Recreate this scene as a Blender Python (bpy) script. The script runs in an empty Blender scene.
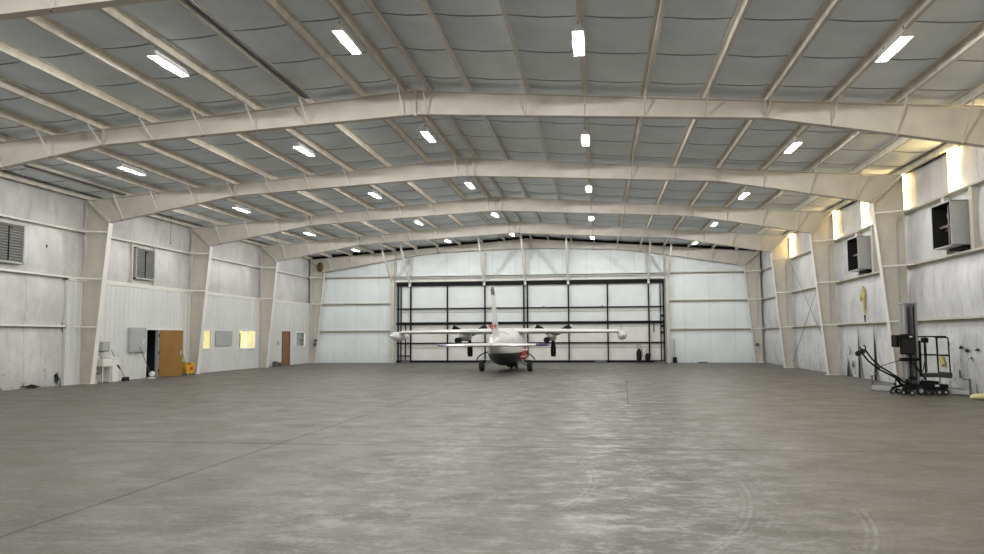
import bpy, math, random
from mathutils import Vector, Matrix, noise
random.seed(7)
C = bpy.context.scene.collection
S = bpy.context.scene
PI = math.pi

# ------------------------------------------------------------------ camera, world, exposure
cam_d = bpy.data.cameras.new('camera'); cam = bpy.data.objects.new('camera', cam_d); C.objects.link(cam)
YAW, PIT, ROL = 0.1350, 0.0760, -0.0050
fw = Vector((-math.sin(YAW)*math.cos(PIT), math.cos(YAW)*math.cos(PIT), math.sin(PIT)))
rt = Vector((math.cos(YAW), math.sin(YAW), 0)); up = rt.cross(fw)
r2 = rt*math.cos(ROL)+up*math.sin(ROL); u2 = -rt*math.sin(ROL)+up*math.cos(ROL)
m = Matrix((r2, u2, -fw)).transposed().to_4x4(); m.translation = Vector((0, 0, 1.66))
cam.matrix_world = m
cam_d.sensor_width = 36; cam_d.lens = 787.2/984*36; cam_d.clip_end = 300; cam_d.clip_start = 0.05
S.camera = cam
w = bpy.data.worlds.new('world'); S.world = w; w.use_nodes = True
w.node_tree.nodes['Background'].inputs[0].default_value = (0.75, 0.85, 1, 1)
w.node_tree.nodes['Background'].inputs[1].default_value = 0.6
S.view_settings.view_transform = 'Standard'; S.view_settings.look = 'None'
S.view_settings.exposure = 0.0; S.view_settings.gamma = 1; S.view_settings.use_curve_mapping = False
LAMP_W = 140.0
STRIP_E = 11.0

# ------------------------------------------------------------------ hall dimensions
XR = -4.57                       # ridge
FY = [11.59+7.729*k for k in range(6)]   # frames F0..F5
D_OUT = 14.43
XL, XRT = XR-14.62, XR+14.66     # inner faces of the wall blankets
YN, YF = -4.2, 50.62             # near and far ends
def ztop(d): return 7.95-0.0755*abs(d)      # top of the rafters
PURL = [0.32, 1.4, 2.86, 4.3, 5.75, 7.2, 8.65, 10.12, 11.58, 13.0]
GZ = [2.08, 3.86, 5.61]

# ------------------------------------------------------------------ materials
def mat(name, col, rough=.6, metal=0, var=.0, vscale=3., emit=None, estr=0, bump=0, col2=None, stretch=(1,1,1), spec=.5, trans=0):
    M_ = bpy.data.materials.new(name); M_.use_nodes = True
    nt = M_.node_tree; b = nt.nodes['Principled BSDF']
    b.inputs['Roughness'].default_value = rough; b.inputs['Metallic'].default_value = metal
    b.inputs['Specular IOR Level'].default_value = spec
    b.inputs['Base Color'].default_value = (*col, 1)
    if trans: b.inputs['Transmission Weight'].default_value = trans
    if emit:
        b.inputs['Emission Color'].default_value = (*emit, 1); b.inputs['Emission Strength'].default_value = estr
    if var or col2 or bump:
        tc = nt.nodes.new('ShaderNodeTexCoord'); mp = nt.nodes.new('ShaderNodeMapping'); mp.inputs['Scale'].default_value = stretch
        nz = nt.nodes.new('ShaderNodeTexNoise'); nz.inputs['Scale'].default_value = vscale; nz.inputs['Detail'].default_value = 6
        nt.links.new(tc.outputs['Object'], mp.inputs[0]); nt.links.new(mp.outputs[0], nz.inputs['Vector'])
        cr = nt.nodes.new('ShaderNodeValToRGB')
        c2 = col2 or tuple(c*(1-var) for c in col)
        cr.color_ramp.elements[0].position = .3; cr.color_ramp.elements[1].position = .62
        cr.color_ramp.elements[0].color = (*c2, 1); cr.color_ramp.elements[1].color = (*col, 1)
        nt.links.new(nz.outputs[0], cr.inputs[0]); nt.links.new(cr.outputs[0], b.inputs['Base Color'])
        if bump:
            bp = nt.nodes.new('ShaderNodeBump'); bp.inputs['Strength'].default_value = bump; bp.inputs['Distance'].default_value = .03
            nt.links.new(nz.outputs[0], bp.inputs['Height']); nt.links.new(bp.outputs[0], b.inputs['Normal'])
    return M_

class NT:
    """small helper for longer node chains"""
    def __init__(s, m): s.m = m; s.t = m.node_tree
    def n(s, typ, **kw):
        o = s.t.nodes.new(typ)
        for k, v in kw.items(): setattr(o, k, v)
        return o
    def link(s, a, b): s.t.links.new(a, b)
    def math(s, op, a, b=None, c=None, clamp=False):
        o = s.n('ShaderNodeMath', operation=op, use_clamp=clamp)
        for i, v in enumerate((a, b, c)):
            if v is None: continue
            if isinstance(v, (int, float)): o.inputs[i].default_value = v
            else: s.link(v, o.inputs[i])
        return o.outputs[0]
    def mix(s, f, a, b, blend='MIX'):
        o = s.n('ShaderNodeMix', data_type='RGBA', blend_type=blend)
        for i, v in ((0, f), (6, a), (7, b)):
            if isinstance(v, (int, float)): o.inputs[i].default_value = v
            elif isinstance(v, tuple): o.inputs[i].default_value = (*v, 1)
            else: s.link(v, o.inputs[i])
        return o.outputs[2]
    def noise(s, vec, scale, detail=5, rough=.55, stretch=(1, 1, 1), loc=(0, 0, 0)):
        mp = s.n('ShaderNodeMapping'); mp.inputs['Scale'].default_value = stretch; mp.inputs['Location'].default_value = loc
        s.link(vec, mp.inputs[0])
        o = s.n('ShaderNodeTexNoise'); o.inputs['Scale'].default_value = scale; o.inputs['Detail'].default_value = detail
        o.inputs['Roughness'].default_value = rough
        s.link(mp.outputs[0], o.inputs['Vector']); return o.outputs[0]
    def ramp(s, v, lo, hi): 
        o = s.n('ShaderNodeMapRange', clamp=True); o.inputs[1].default_value = lo; o.inputs[2].default_value = hi
        s.link(v, o.inputs[0]); return o.outputs[0]

def floor_material():
    M_ = mat('concrete floor', (.3, .29, .27), .6); N = NT(M_); b = M_.node_tree.nodes['Principled BSDF']
    geo = N.n('ShaderNodeTexCoord').outputs['Object']
    sep = N.n('ShaderNodeSeparateXYZ'); N.link(geo, sep.inputs[0]); X, Y = sep.outputs[0], sep.outputs[1]
    base = N.mix(N.ramp(N.noise(geo, .22, 4, .6), .35, .65), (.112, .103, .083), (.142, .135, .116))
    base = N.mix(N.math('MULTIPLY', N.ramp(N.noise(geo, .8, 9, .72, (.7, 1., 1)), .46, .66), .7), base, (.088, .078, .061))
    base = N.mix(N.math('MULTIPLY', N.ramp(N.noise(geo, 2.2, 10, .78, (.55, 1.3, 1)), .5, .64), .7), base, (.205, .202, .190))
    base = N.mix(N.math('MULTIPLY', N.ramp(N.noise(geo, 9., 6, .7, (.35, 1.6, 1), (3, 1, 0)), .5, .7), .40), base, (.105, .100, .088))
    base = N.mix(N.math('MULTIPLY', N.ramp(N.noise(geo, .55, 5, .6, (1, 1, 1), (7, 2, 0)), .6, .72), .35), base, (.155, .11, .075))
    fine = N.noise(geo, 7., 12, .8, (.45, 1.5, 1), (2, 9, 0))
    base = N.mix(N.math('MULTIPLY', N.ramp(fine, .52, .60), .5), base, (.225, .218, .20))
    base = N.mix(N.math('MULTIPLY', N.ramp(fine, .48, .40), .45), base, (.085, .077, .064))
    vf = N.noise(geo, 26., 10, .85, (.6, 1.3, 1), (5, 1, 0))
    base = N.mix(N.math('MULTIPLY', N.ramp(vf, .53, .58), .45), base, (.27, .265, .25))
    base = N.mix(N.math('MULTIPLY', N.ramp(vf, .47, .42), .4), base, (.08, .072, .06))
    # worn white scuffing down the middle
    band = N.math('SUBTRACT', 1., N.math('MULTIPLY', N.math('ABSOLUTE', N.math('SUBTRACT', X, .3)), .38), clamp=True)
    band2 = N.math('SUBTRACT', 1., N.math('MULTIPLY', N.math('ABSOLUTE', N.math('SUBTRACT', X, -2.2)), .5), clamp=True)
    sc = N.ramp(N.noise(geo, 2.4, 11, .8, (.8, 1.1, 1), (1, 5, 0)), .49, .60)
    base = N.mix(N.math('MULTIPLY', N.math('MULTIPLY', sc, N.math('MAXIMUM', band, N.math('MULTIPLY', band2, .6))), .85), base, (.42, .42, .41))
    # tyre arcs: (centre x, y, radius, y0, y1, dark?)
    for cx, cy, R_, y0, y1, col in ((-4.97, 9.28, 6.70, 6.3, 10.3, (.09, .085, .075)), (-4.97, 9.28, 6.50, 6.3, 9.5, (.33, .33, .32)), (-5.1, 9.4, 5.0, 7.6, 11.1, (.36, .36, .35)),
                                    (-2.5, 8.5, 4.95, 6.2, 8.1, (.36, .36, .35)), (-2.5, 8.5, 5.1, 6.2, 8.0, (.10, .095, .085)), (1.4, 14.8, 1.6, 13, 16.5, (.1, .095, .085)), (2.9, 13.2, 1.5, 11, 14.5, (.1, .095, .085)), (-1.6, 9.2, 2.1, 7.5, 10.5, (.3, .3, .29))):
        dx = N.math('SUBTRACT', X, cx); dy = N.math('SUBTRACT', Y, cy)
        d = N.math('SQRT', N.math('ADD', N.math('MULTIPLY', dx, dx), N.math('MULTIPLY', dy, dy)))
        e = N.math('ABSOLUTE', N.math('SUBTRACT', d, R_))
        m1 = N.math('SUBTRACT', 1., N.math('MULTIPLY', e, 9.), clamp=True)
        st = N.math('GREATER_THAN', N.math('SINE', N.math('MULTIPLY', d, 85.)), .1)
        ym = N.math('MULTIPLY', N.math('GREATER_THAN', Y, y0), N.math('LESS_THAN', Y, y1))
        ym = N.math('MULTIPLY', ym, N.math('GREATER_THAN', dx, 0.))
        nz = N.ramp(N.noise(geo, 5., 4, .6), .38, .6)
        f = N.math('MULTIPLY', N.math('MULTIPLY', m1, st), N.math('MULTIPLY', ym, nz))
        base = N.mix(N.math('MULTIPLY', f, .6), base, col)
    # saw-cut joints
    wob = N.math('MULTIPLY', N.math('SUBTRACT', N.noise(geo, 1.5, 3), .5), .03)
    def line(coord, at, hw, strength):
        e = N.math('ABSOLUTE', N.math('SUBTRACT', N.math('ADD', coord, wob), at))
        return N.math('MULTIPLY', N.math('LESS_THAN', e, hw), strength)
    j = N.math('MULTIPLY', line(X, -5.03, .020, 1.), .95)
    for k in range(-2, 6): j = N.math('MAXIMUM', j, line(Y, 12.0+7.72*k, .055, .6))
    for at in (-12.5, 2.8+3.7, ): j = N.math('MAXIMUM', j, line(X, at, .008, .35))
    sh = N.math('MULTIPLY', line(N.math('SUBTRACT', X, N.math('MULTIPLY', N.math('SUBTRACT', Y, 19.8), .028)), .67, .014, .9), N.math('MULTIPLY', N.math('GREATER_THAN', Y, 19.8), N.math('LESS_THAN', Y, 30.5)))
    j = N.math('MAXIMUM', j, sh)
    base = N.mix(j, base, (.03, .028, .025))
    N.link(base, b.inputs['Base Color'])
    rg = N.ramp(N.noise(geo, 1.2, 6, .6), .3, .7)
    N.link(N.math('ADD', N.math('MULTIPLY', rg, .22), .42), b.inputs['Roughness'])
    bp = N.n('ShaderNodeBump'); bp.inputs['Strength'].default_value = .25; bp.inputs['Distance'].default_value = .01
    N.link(N.noise(geo, 14., 6), bp.inputs['Height']); N.link(bp.outputs[0], b.inputs['Normal'])
    return M_

def blanket_material(name, c_hi, c_lo, dirt, dirt_col, seam=1.85, axis=1, ztop_dirt=2.0, off=.0):
    """vinyl faced insulation: seams, stains, dirt rising from the floor (real dirt, fixed to the wall)"""
    M_ = mat(name, c_hi, .45); N = NT(M_); b = M_.node_tree.nodes['Principled BSDF']
    geo = N.n('ShaderNodeTexCoord').outputs['Object']
    sep = N.n('ShaderNodeSeparateXYZ'); N.link(geo, sep.inputs[0])
    base = N.mix(N.ramp(N.noise(geo, .8, 6, .6), .35, .68), c_lo, c_hi)
    st = (1, 1, .25)
    base = N.mix(N.math('MULTIPLY', N.ramp(N.noise(geo, 3.5, 7, .7, st), .52, .72), dirt*.5), base, dirt_col)
    low = N.math('SUBTRACT', 1., N.math('DIVIDE', sep.outputs[2], ztop_dirt), clamp=True)
    spots = N.ramp(N.noise(geo, 4.5, 8, .75, (1, 1, .6), (4, 4, 4)), .56, .64)
    base = N.mix(N.math('MULTIPLY', N.math('MULTIPLY', spots, low), min(1., dirt*1.6)), base, tuple(c*.35 for c in dirt_col))
    s = N.math('FRACT', N.math('DIVIDE', N.math('ADD', sep.outputs[axis], off), seam))
    ln = N.math('LESS_THAN', N.math('ABSOLUTE', N.math('SUBTRACT', s, .5)), .006)
    base = N.mix(N.math('MULTIPLY', ln, .55), base, tuple(c*.45 for c in c_lo))
    N.link(base, b.inputs['Base Color'])
    bp = N.n('ShaderNodeBump'); bp.inputs['Strength'].default_value = .5; bp.inputs['Distance'].default_value = .03
    N.link(N.noise(geo, 2.6, 5, .6, (1, 1, .3)), bp.inputs['Height']); N.link(bp.outputs[0], b.inputs['Normal'])
    return M_

M = {}
M['floor'] = floor_material()
M['wl'] = blanket_material('left wall blanket', (.68, .685, .675), (.50, .505, .495), .75, (.30, .29, .26), 1.93, 1, 1.6)
M['wr'] = blanket_material('right wall blanket', (.74, .75, .77), (.54, .55, .56), .85, (.22, .22, .22), 1.55, 1, 2.6, .3)
M['wf'] = blanket_material('far wall blanket', (.84, .90, .92), (.76, .82, .84), .15, (.45, .45, .43), 1.52, 0, 1.0)
M['wn'] = blanket_material('near wall blanket', (.62, .63, .62), (.52, .53, .52), .3, (.35, .34, .31), 1.52, 0, 1.0)
M['roof'] = mat('roof blanket', (.86, .93, .98), .55, var=.10, vscale=1.2, bump=.25)
M['crease'] = mat('roof seam crease', (.20, .21, .22), .6)  # darker colour along each cross seam of the blanket
M['steel'] = mat('off white painted steel', (.60, .57, .505), .45, var=.14, vscale=2.0)
M['steel_d'] = mat('dusty purlin paint', (.74, .70, .61), .8, var=.22, vscale=3.0)
M['steel_w'] = mat('white painted flange', (.80, .79, .75), .4, var=.08, vscale=2.0)
M['rusty'] = mat('bolt steel', (.22, .17, .13), .6, .3)
M['liner'] = mat('white ribbed liner', (.66, .68, .67), .4, var=.08, vscale=1.0, stretch=(1, 1, .3))
M['white'] = mat('white enamel', (.80, .80, .78), .35, var=.06, vscale=6)
M['grey'] = mat('grey enamel', (.42, .44, .45), .4, var=.1, vscale=6)
M['dgrey'] = mat('dark grey metal', (.14, .145, .15), .45, .3, var=.2, vscale=8)
M['black'] = mat('black painted steel', (.008, .008, .009), .6, var=.3, vscale=8, spec=.2)
M['deck'] = mat('scuffed platform deck', (.06, .06, .058), .7, var=.3, vscale=9)
M['rubber'] = mat('rubber', (.018, .018, .018), .75, var=.3, vscale=12)
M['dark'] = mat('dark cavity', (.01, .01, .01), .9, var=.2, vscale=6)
M['alu'] = mat('brushed aluminium mast', (.36, .37, .38), .45, .3, var=.12, vscale=5, stretch=(1, 1, .1))
M['galv'] = mat('galvanised louvre', (.42, .43, .42), .5, .1, var=.15, vscale=6)
M['plane'] = mat('white aircraft paint', (.88, .89, .88), .25, var=.05, vscale=2)
M['nacelle'] = mat('grey engine cowling', (.42, .43, .42), .35, var=.15, vscale=4)
M['navy'] = mat('navy aircraft paint', (.006, .009, .03), .3, var=.15, vscale=3)
M['blue'] = mat('blue wingtip paint', (.012, .02, .11), .3, var=.1, vscale=5)
M['red'] = mat('red paint', (.55, .05, .04), .4, var=.15, vscale=8)
M['ply'] = mat('varnished plywood door', (.30, .155, .028), .4, var=.22, vscale=2.5, stretch=(1, 1, .25))
M['wood'] = mat('brown wood door', (.24, .11, .04), .5, var=.25, vscale=4, stretch=(1, 1, .2))
M['yellow'] = mat('yellow plastic', (.70, .38, .015), .4, var=.12, vscale=8)
M['foam'] = mat('exposed yellow insulation', (.62, .54, .22), .9, var=.35, vscale=12, bump=.6)
M['pale_yellow'] = mat('pale yellow plastic', (.85, .80, .38), .5, var=.1, vscale=9)
M['doorskin'] = mat('pale door sheeting', (.80, .85, .86), .45, var=.06, vscale=1.5)
M['doorlow'] = mat('dusty lower door sheeting', (.82, .82, .80), .5, var=.08, vscale=1.8)
M['glass'] = mat('window glass', (.85, .9, .9), .03, trans=1.0)
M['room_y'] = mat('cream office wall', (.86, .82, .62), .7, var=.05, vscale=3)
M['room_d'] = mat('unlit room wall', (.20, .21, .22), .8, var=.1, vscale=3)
M['card'] = mat('tan cupboard board', (.62, .45, .24), .6, var=.15, vscale=4)
M['tube'] = mat('fluorescent tube', (1, 1, 1), .4, emit=(1, .99, .96), estr=9)
M['reflector'] = mat('white fixture reflector', (.9, .9, .88), .25, var=.03, vscale=6)
M['tube_off'] = mat('unlit tube', (.9, .9, .88), .3, emit=(1, .99, .96), estr=.6)
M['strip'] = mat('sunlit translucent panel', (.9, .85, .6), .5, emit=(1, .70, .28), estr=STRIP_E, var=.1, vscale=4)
M['cable'] = mat('black cable', (.02, .02, .02), .7, var=.2, vscale=9)
M['nest'] = mat('brown matted clump', (.14, .085, .045), .95, var=.5, vscale=14, bump=1)
M['ground'] = mat('gravel outside', (.3, .28, .25), .9, var=.3, vscale=8)

# ------------------------------------------------------------------ mesh helpers
class MB:
    def __init__(s): s.v = []; s.f = []; s.mi = []; s.cur = 0
    def add(s, vs, fs):
        o = len(s.v); s.v += [tuple(v) for v in vs]; s.f += [tuple(i+o for i in f) for f in fs]; s.mi += [s.cur]*len(fs); return s
    def box(s, x0, x1, y0, y1, z0, z1):
        x0, x1 = min(x0, x1), max(x0, x1); y0, y1 = min(y0, y1), max(y0, y1); z0, z1 = min(z0, z1), max(z0, z1)
        return s.add([(x0, y0, z0), (x1, y0, z0), (x1, y1, z0), (x0, y1, z0), (x0, y0, z1), (x1, y0, z1), (x1, y1, z1), (x0, y1, z1)],
                     [(0, 3, 2, 1), (4, 5, 6, 7), (0, 1, 5, 4), (1, 2, 6, 5), (2, 3, 7, 6), (3, 0, 4, 7)])
    def bar(s, p, q, w_, h_, upv=(0, 0, 1)):
        p, q = Vector(p), Vector(q); a = (q-p).normalized(); u = Vector(upv)
        if abs(a.dot(u)) > .98: u = Vector((0, 1, 0))
        r = a.cross(u).normalized()*w_/2; t = r.cross(a).normalized()*h_/2
        return s.add([p-r-t, p+r-t, p+r+t, p-r+t, q-r-t, q+r-t, q+r+t, q-r+t],
                     [(0, 1, 2, 3)[::-1], (4, 5, 6, 7), (0, 1, 5, 4), (1, 2, 6, 5), (2, 3, 7, 6), (3, 0, 4, 7)])
    def path(s, pts, r, n=8, closed=False):
        pts = [Vector(p) for p in pts]; rings = []; ref = None
        for i, p in enumerate(pts):
            a = pts[max(i-1, 0)] if not closed else pts[i-1]
            b = pts[min(i+1, len(pts)-1)] if not closed else pts[(i+1) % len(pts)]
            t = (b-a).normalized()
            if ref is None: ref = Vector((0, 0, 1)) if abs(t.z) < .9 else Vector((0, 1, 0))
            u = t.cross(ref).normalized(); v = u.cross(t).normalized(); ref = v
            rr = r[i] if isinstance(r, (list, tuple)) else r
            rings.append([p+(u*math.cos(2*PI*k/n)+v*math.sin(2*PI*k/n))*rr for k in range(n)])
        return s.loft(rings, cap=not closed, closed=closed)
    def loft(s, rings, cap=True, closed=False):
        n = len(rings[0]); vs = [v for r in rings for v in r]; fs = []
        m_ = len(rings)
        for i in range(m_ if closed else m_-1):
            for k in range(n):
                a, b = i*n+k, i*n+(k+1) % n; c, d = ((i+1) % m_)*n+(k+1) % n, ((i+1) % m_)*n+k
                fs.append((a, b, c, d))
        if cap and not closed: fs += [tuple(range(n))[::-1], tuple((m_-1)*n+k for k in range(n))]
        return s.add(vs, fs)
    def cyl(s, p, q, r, n=16): return s.path([p, q], r, n)
    def prism(s, poly, ax, a0, a1):
        """polygon in the other two axes, extruded along axis ax"""
        def P(t, q):
            q = list(q); q.insert(ax, t); return tuple(q)
        n = len(poly)
        return s.add([P(a0, q) for q in poly]+[P(a1, q) for q in poly],
                     [tuple(range(n)), tuple(range(n, 2*n))[::-1]]+[(i, (i+1) % n, n+(i+1) % n, n+i)[::-1] for i in range(n)])
    def lathe(s, prof, c, ax=2, n=20):
        rings = []
        for r, h in prof:
            ring = []
            for k in range(n):
                a = 2*PI*k/n; q = [r*math.cos(a), r*math.sin(a)]; q.insert(ax, h)
                ring.append((c[0]+q[0], c[1]+q[1], c[2]+q[2]))
            rings.append(ring)
        return s.loft(rings)
    def build(s, name, m_, parent=None, smooth=False, bevel=0, loc=None):
        me = bpy.data.meshes.new(name); me.from_pydata(s.v, [], s.f)
        ms = m_ if isinstance(m_, (list, tuple)) else [m_]
        for q in ms: me.materials.append(M[q])
        for i, p in enumerate(me.polygons):
            p.material_index = s.mi[i]; p.use_smooth = bool(smooth)
        o = bpy.data.objects.new(name, me); C.objects.link(o)
        import bmesh
        bm = bmesh.new(); bm.from_mesh(me); bmesh.ops.recalc_face_normals(bm, faces=bm.faces); bm.to_mesh(me); bm.free()
        if bevel:
            b = o.modifiers.new('bevel', 'BEVEL'); b.width = bevel; b.segments = 2; b.limit_method = 'ANGLE'
        if smooth == 'auto':
            for e in me.polygons: e.use_smooth = True
            me.set_sharp_from_angle(angle=.7)
        if parent: o.parent = parent
        if loc: o.location = loc
        return o

def tag(o, label=None, cat=None, group=None, kind=None):
    if label: o['label'] = label
    if cat: o['category'] = cat
    if group: o['group'] = group
    if kind: o['kind'] = kind
    return o
def thing(name, label, cat, loc=(0, 0, 0), rz=0, group=None):
    o = bpy.data.objects.new(name, None); C.objects.link(o); o.location = loc; o.rotation_euler = (0, 0, rz)
    o.empty_display_size = .1
    return tag(o, label, cat, group)
def struct(o, label=None, cat=None): 
    o['kind'] = 'structure'
    return tag(o, label, cat)
def dup(o, parent=None):
    c = o.copy(); C.objects.link(c); c.parent = parent
    for ch in list(o.children): dup(ch, c)
    return c

# ------------------------------------------------------------------ floor, ceiling, walls
mb = MB(); mb.box(XL-.4, XRT+.4, YN-.4, YF+.5, -.2, 0)
struct(mb.build('floor', 'floor'), 'grey concrete hangar floor with saw cut joints and tyre marks', 'floor')
mb = MB(); mb.box(-60, 60, -40, 95, -.35, -.21); struct(mb.build('ground', 'ground'), 'gravel ground outside the hangar', 'ground')

def roof():
    mb = MB(); dn = [0]+PURL+[14.62]
    ys = []; seam = 1.95; y = YN-.3; k = 0
    s0 = 11.05-1.95*9
    while s0 < YF+1:
        for q in (0, .016, .10, .35, .65, .88, .965): ys.append((s0+q*seam, q))
        s0 += seam
    ys = [q for q in ys if YN-.4 <= q[0] <= YF+.3]
    for sgn in (-1, 1):
        ds = []
        for a, b in zip(dn[:-1], dn[1:]):
            n = 4 if b-a > .5 else 1
            for i in range(n): ds.append((a+(b-a)*i/n, math.sin(PI*i/n)))
        ds.append((14.62, 0))
        vs = []
        for yy, q in ys:
            for d, sg in ds:
                puff = .042*(math.sin(PI*min(1, max(0, q)))**.35 if 0 < q < 1 else 0)*(.35+.65*sg)
                nz = .012*noise.noise(Vector((d*1.7*sgn, yy*1.3, 3.)))*sg
                vs.append((XR+sgn*d, yy, ztop(d)+.225-.035*sg-puff+nz+.03))
        n = len(ds); fs = []; mi = []
        for i in range(len(ys)-1):
            crease = abs(ys[i][1]) < 1e-6
            for j in range(n-1):
                fs.append((i*n+j, i*n+j+1, (i+1)*n+j+1, (i+1)*n+j)); mi.append(1 if crease else 0)
        o = len(mb.v); mb.v += vs; mb.f += [tuple(a+o for a in f) for f in fs]; mb.mi += mi
        mb.prism([(XR, ztop(0)+.40), (XR+sgn*15.0, ztop(15.0)+.40), (XR+sgn*15.0, ztop(15.)+.46), (XR, ztop(0)+.46)], 1, YN-.5, YF+.6)
    o = mb.build('ceiling', ['roof', 'crease'])
    for p in o.data.polygons: p.use_smooth = True
    o.data.set_sharp_from_angle(angle=.9)
    return struct(o, 'grey insulation blanket ceiling with cross seams between the purlins', 'ceiling')
roof()

def wall_grid(mb, ax, c, side, u0, u1, zf, cuts, seam, bulge=.09, holes=()):
    """puffed blanket: ax=0 wall in the x=c plane running in y, ax=1 wall in y=c running in x; bulges towards side; zf(u) top"""
    nu = max(2, int((u1-u0)/.16)); zs = []
    def rows(u):
        top = zf(u); lv = [0]+[g for g in cuts]+[top]
        out = []
        for a, b in zip(lv[:-1], lv[1:]):
            for i in range(6): t = i/6; out.append((a+(b-a)*t, math.sin(PI*t)**.6 if t else 0))
        out.append((top, 0)); return out
    vs = []; n = None
    for i in range(nu+1):
        u = u0+(u1-u0)*i/nu; rw = rows(u); n = len(rw)
        sp = ((u/seam) % 1); su = min(sp, 1-sp)*seam
        pf = min(1, su/.18)**.5
        for z, sg in rw:
            nz = noise.noise(Vector((u*1.1, z*.6, c)))*.03+noise.noise(Vector((u*4, z*1.1, c+5)))*.014
            dd = side*(bulge*sg*(.45+.55*pf)+nz*sg)
            vs.append((c+dd, u, z) if ax == 0 else (u, c+dd, z))
    fs = []
    for i in range(nu):
        uc = u0+(u1-u0)*(i+.5)/nu
        for j in range(n-1):
            zc = (vs[i*n+j][2]+vs[i*n+j+1][2])/2
            if any(a < uc < b and zc < zt for a, b, zt in holes): continue
            fs.append((i*n+j, (i+1)*n+j, (i+1)*n+j+1, i*n+j+1))
    mb.add(vs, fs)

eave = ztop(14.5)+.12
def wall_side(name, mname, xc, side, label):
    mb = MB(); wall_grid(mb, 0, xc, side, YN, YF+.1, lambda u: eave, GZ, 1.9)
    xo = xc-side*.25
    if name == 'wall_left':
        for a, b, z0, z1 in ((YN-.4, 31.0, 0, eave+.3), (31.0, 49.4, 2.2, eave+.3), (49.4, YF+.5, 0, eave+.3)): mb.box(xo, xo-side*.1, a, b, z0, z1)
    else: mb.box(xo, xo-side*.1, YN-.4, YF+.5, 0, eave+.3)
    for p in range(len(mb.f)): pass
    o = mb.build(name, mname, smooth='auto'); struct(o, label, 'wall'); return o
# left wall: blanket is full height up to the office liner, above it from the middle girt
def left_wall():
    mb = MB()
    wall_grid(mb, 0, XL, 1, YN, 26.05, lambda u: eave, GZ, 1.93)
    n0 = len(mb.v)
    # upper part above the liner
    t = MB(); wall_grid(t, 0, XL, 1, 26.05, YF+.1, lambda u: eave-3.82, [GZ[2]-3.82], 1.93)
    t.v = [(x, y, z+3.82) for x, y, z in t.v]
    mb.add(t.v, t.f)
    for a, b, z0 in ((YN-.4, 30.3, 0), (30.3, 50.35, 2.75), (50.35, YF+.5, 0)): mb.box(XL-.2, XL-.3, a, b, z0, eave+.3)
    return struct(mb.build('wall_left', 'wl', smooth='auto'), 'left hangar wall of dirty white insulation blankets', 'wall')
left_wall()
mb = MB(); wall_grid(mb, 0, XRT, -1, YN, YF+.1, lambda u: eave, GZ, 1.9); mb.box(XRT+.2, XRT+.3, YN-.4, YF+.5, 0, eave+.3)
wall_r = struct(mb.build('wall_right', 'wr', smooth='auto'), 'right hangar wall of stained grey white insulation blankets', 'wall')
DX0, DX1, DZ = -13.25, 4.1, 5.25
def end_wall(name, yc, side, mname, hole, label):
    mb = MB(); zf = lambda u: ztop(u-XR)+.2
    if hole:
        wall_grid(mb, 1, yc, side, XL-.1, DX0, zf, GZ, 2.4, .05)
        wall_grid(mb, 1, yc, side, DX1, XRT+.1, zf, GZ, 2.4, .05)
        t = MB(); wall_grid(t, 1, yc, side, DX0, DX1, lambda u: zf(u)-DZ, [.34], 1.25, .05); t.v = [(x, y, z+DZ) for x, y, z in t.v]; mb.add(t.v, t.f)
        yb = yc-side*.2
        for a, b, z0 in ((XL-.3, DX0, 0), (DX1, XRT+.3, 0)): mb.prism([(a, 0), (b, 0), (b, zf(b)+.1), (a, zf(a)+.1)], 1, yb, yb-side*.1)
        mb.prism([(DX0, DZ), (DX1, DZ), (DX1, zf(DX1)+.1), (XR, zf(XR)+.1), (DX0, zf(DX0)+.1)], 1, yb, yb-side*.1)
    else:
        wall_grid(mb, 1, yc, side, XL-.1, XRT+.1, zf, GZ, 2.4, .05); yb = yc-side*.2
        mb.prism([(XL-.3, 0), (XRT+.3, 0), (XRT+.3, zf(XRT+.3)+.1), (XR, zf(XR)+.1), (XL-.3, zf(XL-.3)+.1)], 1, yb, yb-side*.1)
    return struct(mb.build(name, mname, smooth='auto'), label, 'wall')
end_wall('wall_far', YF, -1, 'wf', True, 'far end wall of pale insulation panels around the big door')
end_wall('wall_near', YN, 1, 'wn', False, 'end wall behind the photographer')

# black strips added to paint the shaded gap between wall tops and roof
for nm, sg, lab in (('shade_strip_left', -1, 'black strip imitating the shaded gap along the left eave'), ('shade_strip_right', 1, 'black strip imitating the shaded gap along the right eave')):
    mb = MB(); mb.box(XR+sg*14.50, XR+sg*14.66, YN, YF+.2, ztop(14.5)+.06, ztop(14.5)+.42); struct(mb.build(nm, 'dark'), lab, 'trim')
mb = MB()
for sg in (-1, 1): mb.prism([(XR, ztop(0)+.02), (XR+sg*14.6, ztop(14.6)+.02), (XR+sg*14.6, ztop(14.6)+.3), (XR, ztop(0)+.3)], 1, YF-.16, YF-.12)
struct(mb.build('shade_strip_far', 'dark'), 'black strip imitating the shaded gap above the far end rafter', 'trim')

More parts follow.
